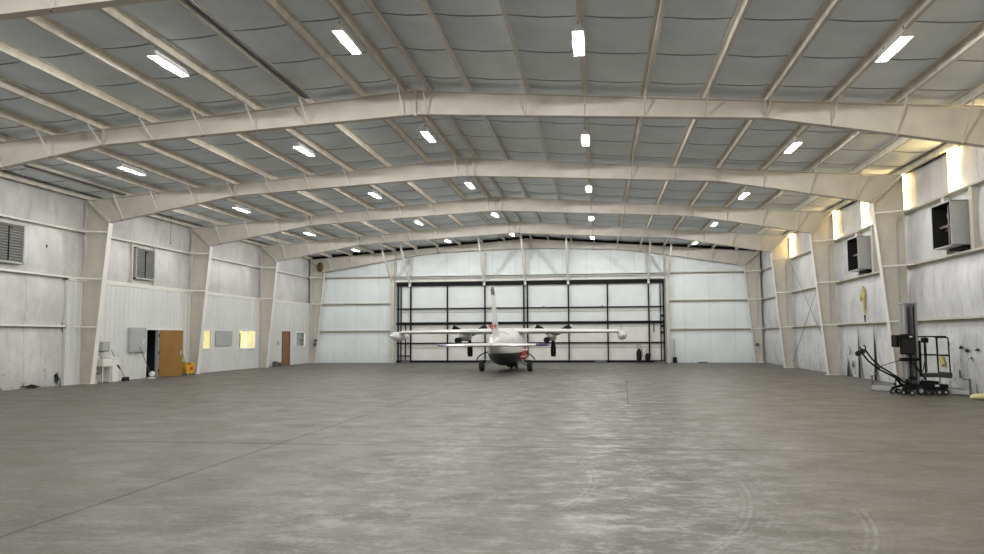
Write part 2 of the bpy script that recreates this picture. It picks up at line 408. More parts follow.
# office liner on the left wall, ribbed sheet with openings
XLN = -19.02
OPEN = [(31.12, 33.9, 0, 2.03, 'door'), (35.95, 36.72, 1.17, 2.03, 'win'), (39.74, 41.72, 1.12, 2.05, 'win'), (45.62, 46.66, 0, 2.0, 'door'), (47.77, 49.25, 1.14, 2.0, 'win')]
def ribbed(mb, y0, y1, z0, z1, x=XLN, pitch=.30, side=1):
    y = math.floor(y0/pitch)*pitch; prof = [(y0, 0)]
    while y < y1:
        for o, h in ((.10, 0), (.125, .022), (.175, .022), (.20, 0)):
            if y0 < y+o < y1: prof.append((y+o, h))
        y += pitch
    prof.append((y1, 0)); n = len(prof)
    mb.add([(x+side*h, yy, z0) for yy, h in prof]+[(x+side*h, yy, z1) for yy, h in prof], [(i, i+1, n+i+1, n+i) for i in range(n-1)])
mb = MB(); y = 26.12
for a, b, z0, z1, k in OPEN:
    ribbed(mb, y, a, 0, 3.80); ribbed(mb, a, b, z1, 3.80)
    if z0 > 0: ribbed(mb, a, b, 0, z0)
    y = b
ribbed(mb, y, 50.3, 0, 3.80); mb.box(XLN-.12, XLN, 26.05, 26.12, 0, 3.8)
struct(mb.build('wall_office', 'liner'), 'white ribbed metal office wall along the left side', 'wall')
# rooms behind it
def room(y0, y1, mname, lamp, nm, lab, x0=-22.4):
    mb = MB(); mb.box(x0-.06, x0, y0, y1, 0, 2.6); mb.box(x0, XLN-.10, y0-.06, y0, 0, 2.6); mb.box(x0, XLN-.10, y1, y1+.06, 0, 2.6)
    mb.box(x0-.06, XLN-.03, y0-.06, y1+.06, 2.6, 2.68); mb.box(x0-.06, XLN-.3, y0-.06, y1+.06, -.03, .008)
    struct(mb.build(nm, mname), lab, 'wall')
    if lamp:
        l = bpy.data.lights.new('office_light', 'AREA'); l.energy = lamp; l.size = 1.0; l.color = (1, .95, .78)
        o = bpy.data.objects.new('office_light', l); C.objects.link(o); o.location = (-20.6, (y0+y1)/2, 2.5)
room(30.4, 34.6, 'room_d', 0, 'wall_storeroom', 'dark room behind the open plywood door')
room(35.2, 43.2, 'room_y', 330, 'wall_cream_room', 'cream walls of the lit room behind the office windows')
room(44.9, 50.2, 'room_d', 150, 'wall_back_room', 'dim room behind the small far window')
# plywood cupboard seen through the lit window
mb = MB(); mb.box(-20.3, -19.75, 40.9, 41.55, .01, 1.95); cb = thing('tall_cupboard', 'tan cupboard standing behind the lit office window', 'cupboard', (0, 0, 0))
mb.build('body', 'card', cb, bevel=.01); MB().box(-19.75, -19.73, 40.93, 41.52, .08, 1.9).build('door', 'ply', cb)
def ins_window(nm, y0, y1, z0, z1, lab):
    t = thing(nm, lab, 'window'); t['kind'] = 'structure'
    f = MB(); q = .07; x0, x1 = XLN-.05, XLN+.05
    f.box(x0, x1, y0-q, y1+q, z1-.01, z1+q); f.box(x0, x1, y0-q, y1+q, z0-q, z0+.01); f.box(x0, x1, y0-q, y0+.01, z0, z1); f.box(x0, x1, y1-.01, y1+q, z0, z1)
    if y1-y0 > 1.6: f.box(x0, x1-.02, (y0+y1)/2-.02, (y0+y1)/2+.02, z0, z1)
    f.build('window_frame', 'white', t, bevel=.005); MB().box(XLN-.01, XLN-.004, y0+.01, y1-.01, z0+.01, z1-.01).build('pane', 'glass', t)
    return t
ins_window('window_1', 35.95, 36.72, 1.17, 2.03, 'narrow lit window half hidden by the column beside the yellow bucket')
ins_window('window_2', 39.74, 41.72, 1.12, 2.05, 'wide lit window glowing yellow in the ribbed office wall')
ins_window('window_3', 47.77, 49.25, 1.14, 2.0, 'dark small window right of the brown door')
# door_2: plywood leaf standing open
t = thing('door_2', 'open plywood door in a white frame on the left office wall', 'door'); t['kind'] = 'structure'
f = MB(); x0, x1 = XLN-.06, XLN+.06
f.box(x0, x1, 31.02, 31.12, 0, 2.11); f.box(x0, x1, 33.9, 34.0, 0, 2.11); f.box(x0, x1, 31.12, 33.9, 2.03, 2.11)
f.build('door_frame', 'white', t, bevel=.005)
MB().box(x0-.02, x1+.01, 31.98, 32.12, 0, 2.03).build('centre_post', 'grey', t, bevel=.005)
MB().box(XLN-.03, XLN+.01, 32.12, 33.9, .01, 2.03).build('fixed_leaf', 'liner', t)
ang = math.atan2(.66, .70)
leaf = MB().box(0, .97, -.022, .022, .025, 2.015).build('door_leaf', 'ply', t, bevel=.004); leaf.location = (XLN+.085, 32.05, 0); leaf.rotation_euler = (0, 0, ang)
hd = MB(); hd.box(.86, .92, -.05, -.022, .93, 1.13); hd.cyl((.89, -.04, 1.02), (.89, -.09, 1.02), .012); hd.bar((.89, -.085, 1.02), (.78, -.085, 1.02), .02, .02); hd.build('door_handle', 'grey', leaf)
for z in (.28, 1.05, 1.80): MB().box(XLN+.065, XLN+.085, 31.985, 32.06, z-.06, z+.06).build('hinge', 'black', t)
# door_3
t = thing('door_3', 'brown wooden door at the far end of the office wall', 'door'); t['kind'] = 'structure'
f = MB(); f.box(x0, x1, 45.55, 45.63, 0, 2.07); f.box(x0, x1, 46.65, 46.73, 0, 2.07); f.box(x0, x1, 45.63, 46.65, 1.99, 2.07); f.build('door_frame', 'wood', t)
MB().box(XLN-.02, XLN+.03, 45.63, 46.65, .02, 1.99).build('door_leaf', 'wood', t); MB().lathe([(.0, 0), (.025, .01), (.03, .04), (.0, .06)], (XLN+.03, 46.55, 1.0), 0, 12).build('door_knob', 'grey', t)
# white trim along the liner top
mb = MB(); mb.box(XLN-.02, XLN+.04, 26.1, 50.3, 3.78, 3.86); struct(mb.build('trim_1', 'steel_w'), 'white cap trim along the top of the ribbed office wall', 'trim')

# ------------------------------------------------------------------ steel frames
BAYN = ['closest to the viewer', 'nearest', 'second', 'third', 'fourth', 'far end']   # F0..F5
def col_pts(sd): return lambda d, z: (XR+sd*d, z)
def steel_column(k, sd):
    Yc = FY[k]; side = 'left' if sd < 0 else 'right'
    where = {0: 'beside the viewer, outside the frame', 1: 'nearest, just past the frame edge', 2: 'nearest one in view', 3: 'second one in view', 4: 'third one in view', 5: 'at the far end wall'}[k]
    t = thing('steel_column', f'tapered off white steel column on the {side} wall, {where}', 'column', (XR+sd*14.2, Yc, 0), 0, 'tapered steel columns')
    ox = XR+sd*14.2
    P = lambda d, z: (XR+sd*d-ox, z)
    wb = MB(); wb.prism([P(14.42, .02), P(14.04, .02), P(13.51, 5.97), P(14.42, 6.84)], 1, -.008, .008); wb.build('web', 'steel', t)
    def flange(nm, a, b, m_, wd=.24, th=.018):
        q = MB(); p0, p1 = P(*a), P(*b); q.bar((p0[0], 0, p0[1]), (p1[0], 0, p1[1]), wd if False else th, wd, (0, 1, 0)); return q.build(nm, m_, t)
    flange('inner_flange', (14.03, .02), (13.5, 5.97), 'steel_w', .25)
    flange('outer_flange', (14.43, .02), (14.43, 6.84), 'steel', .25)
    q = MB(); p0, p1 = P(13.5, 5.97), P(14.43, 6.84); q.bar((p0[0], 0, p0[1]), (p1[0], 0, p1[1]), .03, .25, (0, 1, 0)); q.build('end_plate', 'steel_d', t)
    b0, b1 = P(13.93, 0)[0], P(14.52, 0)[0]
    MB().box(b0, b1, -.16, .16, 0, .02).build('base_plate', 'steel_d', t)
    for z in (2.08, 3.86, 5.61):
        if sd < 0 and z < 3 and k >= 3: continue
        di = 14.03-(z/5.97)*.53
        for s2 in (-1,):
            q = MB(); a = P(di+.02, z+.02); b = P(14.46, z+.03); q.bar((a[0], s2*.12, a[1]), (b[0], s2*.62, b[1]), .035, .035); q.build('flange_brace', 'steel_w', t)
            q = MB(); q.bar((a[0], s2*.12, a[1]-.05), (b[0], s2*.30, b[1]-.28), .02, .02); 
    if k >= 2:
        q = MB(); c = P(14.22, 0)[0]; q.path([(c, -.03, .95 if sd < 0 else 2.2), (c, -.03, 5.3), (c+sd*.05, -.03, 5.42), (c+sd*.19, -.03, 5.45)], .016, 8)
        if sd > 0 or k in (5,): q.build('conduit', 'grey', t)
    return t
def steel_rafter(k, sd):
    Yc = FY[k]; side = 'left' if sd < 0 else 'right'
    where = {0: 'first one, cut off by the top of the frame', 1: 'nearest full span', 2: 'second span', 3: 'third span', 4: 'fourth span', 5: 'against the far wall'}[k]
    t = thing('steel_rafter', f'tapered roof rafter, {side} half, {where}', 'rafter', (XR, Yc, 0), 0, 'tapered roof rafters')
    P = lambda d, z: (sd*d, z)
    prof_b = [(0.0, 7.33), (8.6, 6.87), (11.2, 6.42), (13.5, 6.0)]
    if k == 5: prof_b = [(0.0, 7.36), (5.5, 7.19), (7.2, 7.02), (13.5, 6.0)]
    top = [(0, ztop(0)-.02), (14.42, ztop(14.42)-.02)]
    wb = MB(); wb.prism([P(*q) for q in prof_b]+[P(14.41, top[1][1]-.02)]+[P(*top[0])], 1, -.007, .007); wb.build('web', 'steel', t)
    q = MB()
    for a, b in zip(prof_b[:-1], prof_b[1:]):
        p0, p1 = P(*a), P(*b); q.bar((p0[0], 0, p0[1]), (p1[0], 0, p1[1]), .018, .22, (0, 1, 0))
    q.build('bottom_flange', 'steel', t)
    q = MB(); p0, p1 = P(0, ztop(0)-.01), P(14.42, ztop(14.42)-.01); q.bar((p0[0], 0, p0[1]), (p1[0], 0, p1[1]), .018, .22, (0, 1, 0)); q.build('top_flange', 'steel', t)
    q = MB(); p0, p1 = P(13.52, 6.02), P(14.42, 6.84); q.bar((p0[0]-sd*.02, 0, p0[1]+.02), (p1[0]-sd*.02, 0, p1[1]+.02), .03, .25, (0, 1, 0)); q.build('end_plate', 'steel_d', t)
    MB().box(sd*.004, sd*.03, -.12, .12, 7.28, 7.97).build('splice_plate', 'steel', t)
    if k > 0:
        s_ = MB(); zz = 6.87; s_.box(sd*8.59, sd*8.62, -.11, .11, 6.85, ztop(8.6)-.01); s_.build('stiffener', 'steel', t)
    def zb(d):
        for (a, za), (b, zb_) in zip(prof_b[:-1], prof_b[1:]):
            if a <= d <= b: return za+(zb_-za)*(d-a)/(b-a)
        return 6
    for i, d in enumerate(PURL):
        if d == 1.4 or d > 13.2 or (d == 2.86 and k % 2 == 0): continue
        if k < 1 and d > 7: continue
        q = MB(); q.bar((sd*d, -.66, ztop(d)-.01), (sd*(d-.02), -.07, zb(d-.02)+.02), .035, .03, (1, 0, 0))
        q.build('flange_brace', 'steel_w' if sd < 0 else 'steel', t)
        bb = MB(); bb.box(sd*d-.035, sd*d+.035, -.12, -.04, zb(d)-.045, zb(d)-.01); bb.build('bolt_clip', 'rusty', t)
    return t
for k in range(6):
    for sd in (-1, 1): steel_column(k, sd); steel_rafter(k, sd)

# ------------------------------------------------------------------ purlins and girts
ORD = ['first', 'second', 'third', 'fourth', 'fifth', 'sixth', 'seventh', 'eighth', 'ninth', 'tenth']
BAYT = ['overhead in front of the nearest span', 'between the nearest and second spans', 'between the second and third spans', 'between the third and fourth spans', 'between the fourth span and the far wall']
BAYP = ['before the nearest span', 'between nearest and second spans', 'between second and third spans', 'between third and fourth spans', 'beyond the fourth span']
L_ = 7.729
def purlin_mesh(q=1):
    mb = MB(); h = .20; fl = .07*q; th = .012*q; e_ = .01*q; v_ = .012
    mb.prism([(0, 0), (th, 0), (th, h), (0, h)], 1, 0, L_)
    mb.cur = 1; mb.prism([(-fl, 0), (0, 0), (0, v_), (-fl, v_)], 1, 0, L_); mb.cur = 0
    mb.prism([(-fl, v_), (-fl+e_, v_), (-fl+e_, .03), (-fl, .03)], 1, 0, L_)
    mb.prism([(th, h-v_), (fl+th, h-v_), (fl+th, h), (th, h)], 1, 0, L_)
    return mb
proto = purlin_mesh().build('roof_purlin', ['steel_d', 'steel'])
protoR = purlin_mesh(-1).build('roof_purlin', ['steel_d', 'steel'])
firstR = True
first = True
for b in range(5):
    for sd in (-1, 1):
        for i, d in enumerate(PURL):
            if sd < 0: new, o = not first, proto if first else proto.copy()
            else: new, o = not firstR, protoR if firstR else protoR.copy()
            if new: C.objects.link(o)
            if sd < 0: first = False
            else: firstR = False
            o.location = (XR+sd*d, FY[b]+.0, ztop(d)+.004)
            # flange lip points to the eave; mirrored for the left half by turning the length round
            if sd < 0: o.rotation_euler = (0, -math.atan(.0755), 0)
            else: o.rotation_euler = (0, math.atan(.0755), 0)
            tag(o, f"roof purlin, {ORD[i]} from the ridge on the {'left' if sd<0 else 'right'} slope, {BAYP[b]}", 'purlin', 'roof purlins')
# eave struts
for b in range(5):
    for sd in (-1, 1):
        mb = MB(); mb.box(-.06, .06, .0, L_, .0, .16); o = mb.build('eave_strut', 'steel_d'); o.location = (XR+sd*14.40, FY[b], ztop(14.4)+.01)
        tag(o, f"steel eave strut atop the {'left' if sd<0 else 'right'} wall, {BAYP[b]}", 'eave strut', 'eave struts')
def girt_mb(L, sd):
    mb = MB(); mb.prism([(0, 0), (sd*.19, 0), (sd*.19, .012), (0, .012)], 1, 0, L)   # flat top lying towards the wall
    mb.prism([(0, 0), (sd*.012, 0), (sd*.012, .075), (0, .075)], 1, 0, L)
    mb.prism([(sd*.18, .0), (sd*.19, .0), (sd*.19, -.065), (sd*.18, -.065)], 1, 0, L)
    return mb
LV = ['low', 'middle', 'upper']
for b in range(5):
    for sd in (-1, 1):
        for g, z in enumerate(GZ):
            if sd < 0 and g == 0 and b >= 2: continue
            y0, L = FY[b], L_
            if sd < 0 and g == 0 and b == 1: L = 26.1-FY[1]
            if b == 4: L -= .0
            mb = girt_mb(L, sd); o = mb.build('wall_girt', 'steel_w' if sd < 0 else 'steel'); o.location = (XR+sd*14.45, y0, z)
            tag(o, f"{LV[g]} steel girt on the {'left' if sd<0 else 'right'} wall, {BAYP[b]}", 'girt', 'wall girts')
for a, b_, nm in ((XL+.2, DX0-.05, 'left of the big door'), (DX1+.1, XRT-.2, 'right of the big door')):
    for g, z in enumerate([2.06, 3.86, 5.62]):
        mb = MB(); mb.box(a, b_, 0, .19, 0, .012); mb.box(a, b_, 0, .012, 0, .07); mb.box(a, b_, .178, .19, -.06, 0)
        o = mb.build('end_wall_girt', 'steel'); o.location = (0, YF-.22, z)
        tag(o, f'{LV[g]} steel girt on the far end wall {nm}', 'girt', 'end wall girts')
# header beams, posts
mb = MB(); mb.box(DX0-.04, DX1+.02, 0, .18, 0, .05); mb.box(DX0-.04, DX1+.02, 0, .02, -.06, .07); o = mb.build('header_beam', 'steel'); o.location = (0, 50.3, 5.58)
tag(o, 'upper thin steel beam running across the top of the big door', 'beam')
mb = MB(); mb.box(DX0-.04, DX1+.02, 0, .2, 0, .11); o = mb.build('door_header', 'steel_w', bevel=.01); o.location = (0, 50.3, 5.27)
tag(o, 'deep steel header beam directly on top of the big door', 'beam')
for px, nm in ((-13.42, 'left'), (4.26, 'right')):
    mb = MB(); zt = ztop(px-XR)-.75; mb.box(-.11, .11, -.09, .09, 0, zt+.14); o = mb.build('end_post', 'steel', bevel=.008); o.location = (px, 50.33, 0)
    tag(o, f'off white steel post standing at the {nm} edge of the big door', 'post', 'big door posts')
HX = [-12.25, -7.33, -4.68, -1.93, 3.1]
nmx = ['leftmost', 'second from the left', 'at the ridge', 'second from the right', 'rightmost']
for X_, n_ in zip(HX, nmx):
    mb = MB(); mb.bar((0, 0, 5.12), (0, -2.5, ztop(X_-XR)-.02), .10, .10, (1, 0, 0)); mb.box(-.07, .07, -.06, .11, 4.98, 5.40)
    o = mb.build('header_brace', 'steel_w'); o.location = (X_, 50.2, 0)
    tag(o, f'slanting steel brace from the roof to the big door header, {n_}', 'brace', 'header braces')
    mb = MB(); mb.box(-.05, .05, -.05, .05, 5.47, ztop(X_-XR)-.6); o = mb.build('header_post', 'steel'); o.location = (X_, 50.42, 0)
    tag(o, f'short upright steel post between door header and end rafter, {n_}', 'post', 'header posts')
for px, nm in ((-13.5, 'left'), (4.35, 'right')):
    mb = MB(); mb.bar((0, 0, 5.35), (0, -2.4, ztop(px-XR)-.02), .09, .09, (1, 0, 0)); o = mb.build('post_brace', 'steel_w'); o.location = (px, 50.22, 0)
    tag(o, f'slanting brace from the {nm} door post up to the roof', 'brace', 'post braces')

# ------------------------------------------------------------------ big hangar door
t = thing('door_1', 'large pale folding hangar door with black tube frame closing the far end', 'hangar door', (0, 50.45, 0)); t['kind'] = 'structure'
MB().box(DX0, DX1, .16, .2, 2.6, DZ).build('upper_skin', 'doorskin', t); MB().box(DX0, DX1, .16, .2, .02, 2.6).build('lower_skin', 'doorlow', t)
for i, x in enumerate([-13.1, -12.9, -12.25, -9.8, -7.33, -4.80, -4.56, -1.93, .53, 3.1, 3.82, 4.02]):
    w_ = .03 if i in (1, 10) else .042
    MB().box(x-w_, x+w_, -.02, .10, .0, 5.2).build('upright_tube', 'black', t)
for z, h in ((5.12, .12), (3.52, .04), (2.55, .085), (1.27, .04), (.09, .07)):
    MB().box(DX0+.06, DX1-.04, -.03, .11, z-h, z+h).build('cross_tube', 'black', t)
for z in (3.28, .98): MB().box(DX0+.1, DX1-.05, .11, .16, z-.025, z+.025).build('sheeting_rail', 'steel', t)
q = MB(); q.box(-12.62, -12.56, -.05, .05, .2, 2.5); q.box(-13.0, -12.3, -.05, .05, .42, .48); q.build('latch_frame', 'black', t)
q = MB(); q.box(3.36, 3.42, -.05, .02, 1.9, 2.5); q.build('latch_bar', 'black', t)
for x, z in ((3.93, 2.95), (3.93, 2.3), (3.9, 1.9)):
    q = MB(); q.cyl((x-.1, -.05, z), (x+.06, -.05, z), .07, 10); q.build('latch_motor', 'black', t)
for x in (-6.9, -6.6, -3.5, .2): 
    MB().box(x-.03, x+.03, -.07, -.02, 3.56, 3.64).build('clip', 'dgrey', t)

# ------------------------------------------------------------------ ceiling lights
def make_light():
    t = thing('strip_light', '', 'ceiling light')
    L, W = 1.30, .21; mb = MB()
    mb.prism([(-W/2, -.10), (-W/2-.01, -.10), (-.07, .0), (.07, .0), (W/2+.01, -.10), (W/2, -.10), (.06, -.012), (-.06, -.012)], 1, -L/2, L/2)
    mb.box(-.05, .05, -L/2+.02, L/2-.02, 0, .045); mb.build('reflector', 'reflector', t)
    for s in (-1, 1): MB().prism([(-W/2, -.10), (-.07, 0), (.07, 0), (W/2, -.10)], 1, s*L/2, s*(L/2+.006)).build('end_cap', 'reflector', t)
    for x in (-.06, 0, .06): MB().cyl((x, -L/2+.03, -.078), (x, L/2-.03, -.078), .018, 8).build('tube', 'tube', t)
    q = MB(); 
    for y in (-.5, .5): q.cyl((0, y, .045), (0, y, .16), .008, 6)
    q.build('hanger', 'dgrey', t)
    return t
LX = [(-14.63, 'far left'), (-8.92, 'mid left'), (-5.02, 'beside the ridge'), (-.32, 'mid right'), (5.5, 'far right')]
LROW = ['behind the viewer', 'above the viewer', 'nearest row', 'second row', 'third row', 'fourth row', 'last row before the big door']
lp = make_light(); firstl = True
for r in range(-2, 5):
    y = 15.16+7.729*r
    for c, (x, cn) in enumerate(LX):
        o = lp if firstl else dup(lp); firstl = False
        d = abs(x-XR); o.location = (x, y, ztop(d)-.14)
        off = (r == 4 and c == 2)
        tag(o, f"{'unlit' if off else 'glowing'} fluorescent ceiling light, {LROW[r+2]}, {cn}", 'ceiling light', 'fluorescent ceiling lights')
        if off:
            for ch in o.children:
                if ch.name.startswith('tube'):
                    ch.data = ch.data.copy(); ch.data.materials[0] = M['tube_off']
        else:
            l = bpy.data.lights.new('lamp', 'POINT'); l.shadow_soft_size = .015; l.energy = LAMP_W; l.color = (1, .98, .945)
            lo = bpy.data.objects.new('lamp', l); C.objects.link(lo); lo.parent = o; lo.location = (0, 0, -.106)

# ------------------------------------------------------------------ translucent panels high on the right wall
wn = 4
for i, yc in enumerate((42.45, 34.9, 31.05, 27.30, 23.52, 19.7, 15.9, 12.1, 8.3)):
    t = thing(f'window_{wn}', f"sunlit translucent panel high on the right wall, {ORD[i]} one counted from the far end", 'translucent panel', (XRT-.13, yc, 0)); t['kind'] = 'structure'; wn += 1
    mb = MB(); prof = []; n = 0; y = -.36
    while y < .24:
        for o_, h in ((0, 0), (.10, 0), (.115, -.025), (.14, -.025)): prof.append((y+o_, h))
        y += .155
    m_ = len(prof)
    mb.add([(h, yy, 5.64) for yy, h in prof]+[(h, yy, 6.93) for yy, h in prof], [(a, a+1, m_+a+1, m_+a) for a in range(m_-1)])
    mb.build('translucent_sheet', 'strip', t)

# ------------------------------------------------------------------ wall fittings
def louvre(yc, lab):
    t = thing('wall_louvre', lab, 'louvre', (XL+.10, yc, 4.80), 0, 'wall louvres')
    f = MB(); W, H = .70, .66
    for a, b, c, d in ((-W, W, H-.05, H), (-W, W, -H, -H+.05), (-W, -W+.05, -H, H), (W-.05, W, -H, H)): f.box(0, .14, a, b, c, d)
    f.build('frame', 'galv', t)
    s = MB()
    for k in range(13):
        z = -H+.1+k*(2*H-.15)/13; s.prism([(.02, z), (.12, z+.05), (.12, z+.062), (.02, z+.012)], 1, -W+.05, W-.05)
    s.box(.0, .01, -W, W, -H, H); s.build('blade_panel', 'galv', t)
    MB().box(.12, .15, -.03, .0, -H+.08, H-.1).build('linkage_bar', 'black', t)
    q = MB(); q.cyl((.13, .1, H-.14), (.13, .42, H-.10), .04, 10); q.build('actuator', 'rusty', t)
    return t
louvre(23.06, 'grey slatted wall louvre at the left edge of the view, above the stained blankets')
louvre(30.85, 'grey slatted wall louvre above the grey electrical panel and open door')
for y, nm in ((30.02, 'near side'), (31.66, 'far side')):
    o = MB().box(-.12, -.03, -.03, .03, 0, 1.72).build('louvre_jamb', 'steel_d'); o.location = (XL+.2, y, 3.87); tag(o, f'upright steel jamb on the {nm} of the louvre above the open door', 'jamb', 'louvre jambs')
def fan(y0, lab):
    t = thing('exhaust_fan', lab, 'exhaust fan', (XRT-.02, y0, 4.68), 0, 'box exhaust fans')
    X0, W, H = -.62, .62, .62; f = MB()
    f.box(X0, 0, -W, -W+.03, -H, H); f.box(X0, 0, W-.03, W, -H, H); f.box(X0, 0, -W, W, H-.03, H); f.box(X0, 0, -W, W, -H, -H+.03); f.build('housing', 'grey', t, bevel=.005)
    q = MB(); e = .032
    for a_, b_, c_, d_ in ((-W+e, -W+e+.01, -H+e, H-e), (W-e-.01, W-e, -H+e, H-e), (-W+e, W-e, H-e-.01, H-e), (-W+e, W-e, -H+e, -H+e+.01)): q.box(X0+.01, -.05, a_, b_, c_, d_)
    q.build('shade_lining', 'dark', t)  # near-black inner faces put the shade of the box into the colour
    MB().box(-.08, -.05, -W+.03, W-.03, -H+.03, H-.03).build('back_panel', 'dark', t)
    b = MB()
    for k in range(6):
        a = 2*PI*k/6; c, s = math.cos(a), math.sin(a)
        pts = []
        for r, w_ in ((.10, .06), (.30, .13), (.48, .10)):
            for e in (-1, 1): pts.append((-.28+e*.05, r*c-e*w_*s, r*s+e*w_*c))
        b.add(pts, [(0, 1, 3, 2), (2, 3, 5, 4)])
    b.build('fan_blades', 'dgrey', t); MB().cyl((-.40, 0, 0), (-.14, 0, 0), .11, 16).build('motor', 'dgrey', t)
    q = MB(); q.box(-.42, -.38, -W+.03, W-.03, -.03, .03); q.box(-.42, -.38, -.03, .03, -H+.03, H-.03); q.build('motor_bracket', 'rusty', t)
    MB().box(-.30, 0, -W+.1, W-.3, -H-.07, -H).build('support_angle', 'black', t)
    return t
fan(23.2, 'open grey box exhaust fan nearest on the right wall')
fan(30.95, 'open grey box exhaust fan further along the right wall, above the torn patch')
for y, nm in ((22.35, 'nearest'), (24.05, 'nearest'), (30.1, 'further'), (31.8, 'further')):
    o = MB().box(-.1, .1, -.10, .10, 0, 1.73).build('fan_jamb', 'steel'); o.location = (XRT-.12, y, 3.87)
    tag(o, f"upright steel jamb {'on the near side' if y in (22.35,30.1) else 'on the far side'} of the {nm} exhaust fan", 'jamb', 'fan jambs')
# cross bracing cables on the right wall, bay 3 to 4
for a, b, nm in (((0, 34.9, .3), (0, 42.4, 5.5), 'rising away'), ((0, 34.9, 5.5), (0, 42.4, .3), 'falling away')):
    mb = MB(); mb.path([a, b], .012, 6); o = mb.build('bracing_cable', 'dgrey'); o.location = (XRT-.26, 0, 0); tag(o, f'thin diagonal bracing cable {nm} along the right wall between two columns', 'cable', 'bracing cables')
# damage on the right wall: black gaps where blankets parted, and the yellow torn patch
def tear(y, z0, z1, w_, nm):
    mb = MB(); n = 8; L = []; R = []
    for i in range(n+1):
        q = i/n; ww = w_*(1-q)**1.1*.5+.006; j = .04*noise.noise(Vector((y*3, q*4, 1))); L.append((y-ww+j, z0+(z1-z0)*q)); R.append((y+ww+j, z0+(z1-z0)*q))
    mb.prism(L+R[::-1], 0, -.004, .012); return mb
for i, (y, z0, z1, w_, lab) in enumerate(((36.6, .0, 1.5, .22, 'in the bay beyond the second column'), (33.75, .0, .75, .35, 'just past the second column, wide at its foot'), (32.35, .0, 1.9, .22, 'long slit below the torn yellow patch'), (30.55, 0, 2.0, .24, 'long slit behind the raised lift arms'), (43.6, .0, 1.4, .2, 'next to the third column'), (28.6, 0, 1.6, .12, 'behind the lift mast'))):
    o = tear(y, z0+.01, z1, w_, '').build('blanket_gap', 'dark'); o.location = (XRT-.125, 0, 0); tag(o, f'black gap between parted wall blankets, {lab}', 'tear', 'gaps in the blankets')
mb = MB(); pts = [(31.86, 2.98), (31.80, 3.2), (31.62, 3.3), (31.5, 3.52), (31.38, 3.4), (31.3, 3.1), (31.36, 2.85), (31.40, 2.45), (31.46, 2.75), (31.52, 3.1), (31.66, 3.12), (31.72, 2.95)]
mb.prism(pts, 0, -.05, .03); o = mb.build('torn_insulation', 'foam', bevel=.01); o.location = (XRT-.13, 0, 0); tag(o, 'torn flap of yellow insulation hanging out of the right wall', 'insulation')
mb = MB(); mb.prism([(31.34, 2.42), (31.44, 2.42), (31.38, 2.12)], 0, -.03, .01); o = mb.build('torn_gap', 'dark'); o.location = (XRT-.14, 0, 0); tag(o, 'dark slit just under the yellow torn insulation', 'tear')
mb = MB(); mb.prism([(25.0, .98), (24.8, 1.06), (24.7, .92), (24.62, .80), (24.8, .72), (24.88, .84)], 0, -.05, .02); o = mb.build('insulation_scrap', 'foam', bevel=.01); o.location = (XRT-.13, 0, 0); tag(o, 'small yellow insulation scrap showing through the lift cage', 'insulation')
# dark stains low on the walls
def stain(x, y, z, sx, sy, seed, nm, lab):
    mb = MB(); rg = random.Random(seed); n = 26
    pts = [(y+sx*math.cos(2*PI*k/n)*(.25+.85*rg.random()), z+sy*math.sin(2*PI*k/n)*(.25+.85*rg.random())+sy*.5*math.sin(5*k/n)) for k in range(n)]
    mb.prism(pts, 0, -.006, .006); o = mb.build(nm, 'dark'); o.location = (x, 0, 0); return tag(o, lab, 'tear', 'small holes in the blankets')
for i, (y, z, a, b, lab) in enumerate(((23.55, 1.30, .13, .035, 'topmost right of the lift cage'), (23.2, 1.22, .20, .04, 'longest right of the lift cage'), (22.95, 1.02, .08, .02, 'lowest right of the lift cage'), (22.6, 1.25, .16, .03, 'nearest the frame edge right of the lift cage'), (23.7, .55, .05, .10, 'low down right of the lift cage'), (36.0, .45, .10, .28, 'beside the long gap'), (33.1, .5, .10, .12, 'above the floor left of the raised lift arms'), (33.4, 1.0, .05, .12, 'higher up left of the raised lift arms'), (24.3, 1.4, .05, .04, 'small dot by the lift cage'))):
    stain(XRT-.13, y, z, a, b, i, 'blanket_hole', f'ragged dark hole in the right wall, {lab}')
for i, (y, z, a, b, lab) in enumerate(((25.75, .25, .14, .18, 'at the corner by the ribbed office wall'), (22.9, .10, .30, .09, 'at the floor under the nearest louvre'), (24.5, .06, .5, .05, 'along the floor further right'), (25.0, 4.9, .035, .05, 'small spot between the girts'))):
    stain(XL+.10, y, z, a, b, i+20, 'blanket_hole', f'ragged dark hole in the left wall, {lab}')

# electrical and office wall fittings
o = MB().box(0, .09, 29.8, 31.0, 1.10, 2.12).build('electrical_panel', 'grey', bevel=.01); o.location = (XLN+.03, 0, 0)
t = thing('electrical_cabinet', 'large flat grey electrical cabinet left of the open plywood door', 'cabinet', (XLN+.03, 30.4, 1.1)); o.parent = t; o.location = (0, -30.4, -1.1); o.name = 'body'
MB().box(.09, .098, -.56, .56, .04, .98).build('door', 'grey', t, bevel=.003); MB().lathe([(.0, 0), (.045, 0), (.045, .02), (0, .02)], (.098, .36, .50), 0, 14).build('latch', 'white', t); MB().box(.098, .11, .34, .38, .32, .40).build('sticker', 'white', t)
o = MB().box(0, .03, 37.2, 38.95, 1.27, 2.04).build('notice_board', 'grey', bevel=.01); o.location = (XLN+.03, 0, 0); tag(o, 'blank grey board between the two lit office windows', 'board')
t = thing('towel_dispenser', 'small grey dispenser box on the wall above the sink', 'dispenser', (XLN+.03, 28.0, 1.2)); MB().box(0, .015, -.40, .55, -.15, .42).build('back_plate', 'liner', t)
MB().box(.015, .24, -.20, .28, 0, .36).build('body', 'grey', t, bevel=.02); MB().box(.02, .22, -.17, .25, -.02, .0).build('slot', 'dark', t)
t = thing('utility_sink', 'white utility sink on pipes beside the nearest left column', 'sink', (XLN+.05, 27.75, 0))
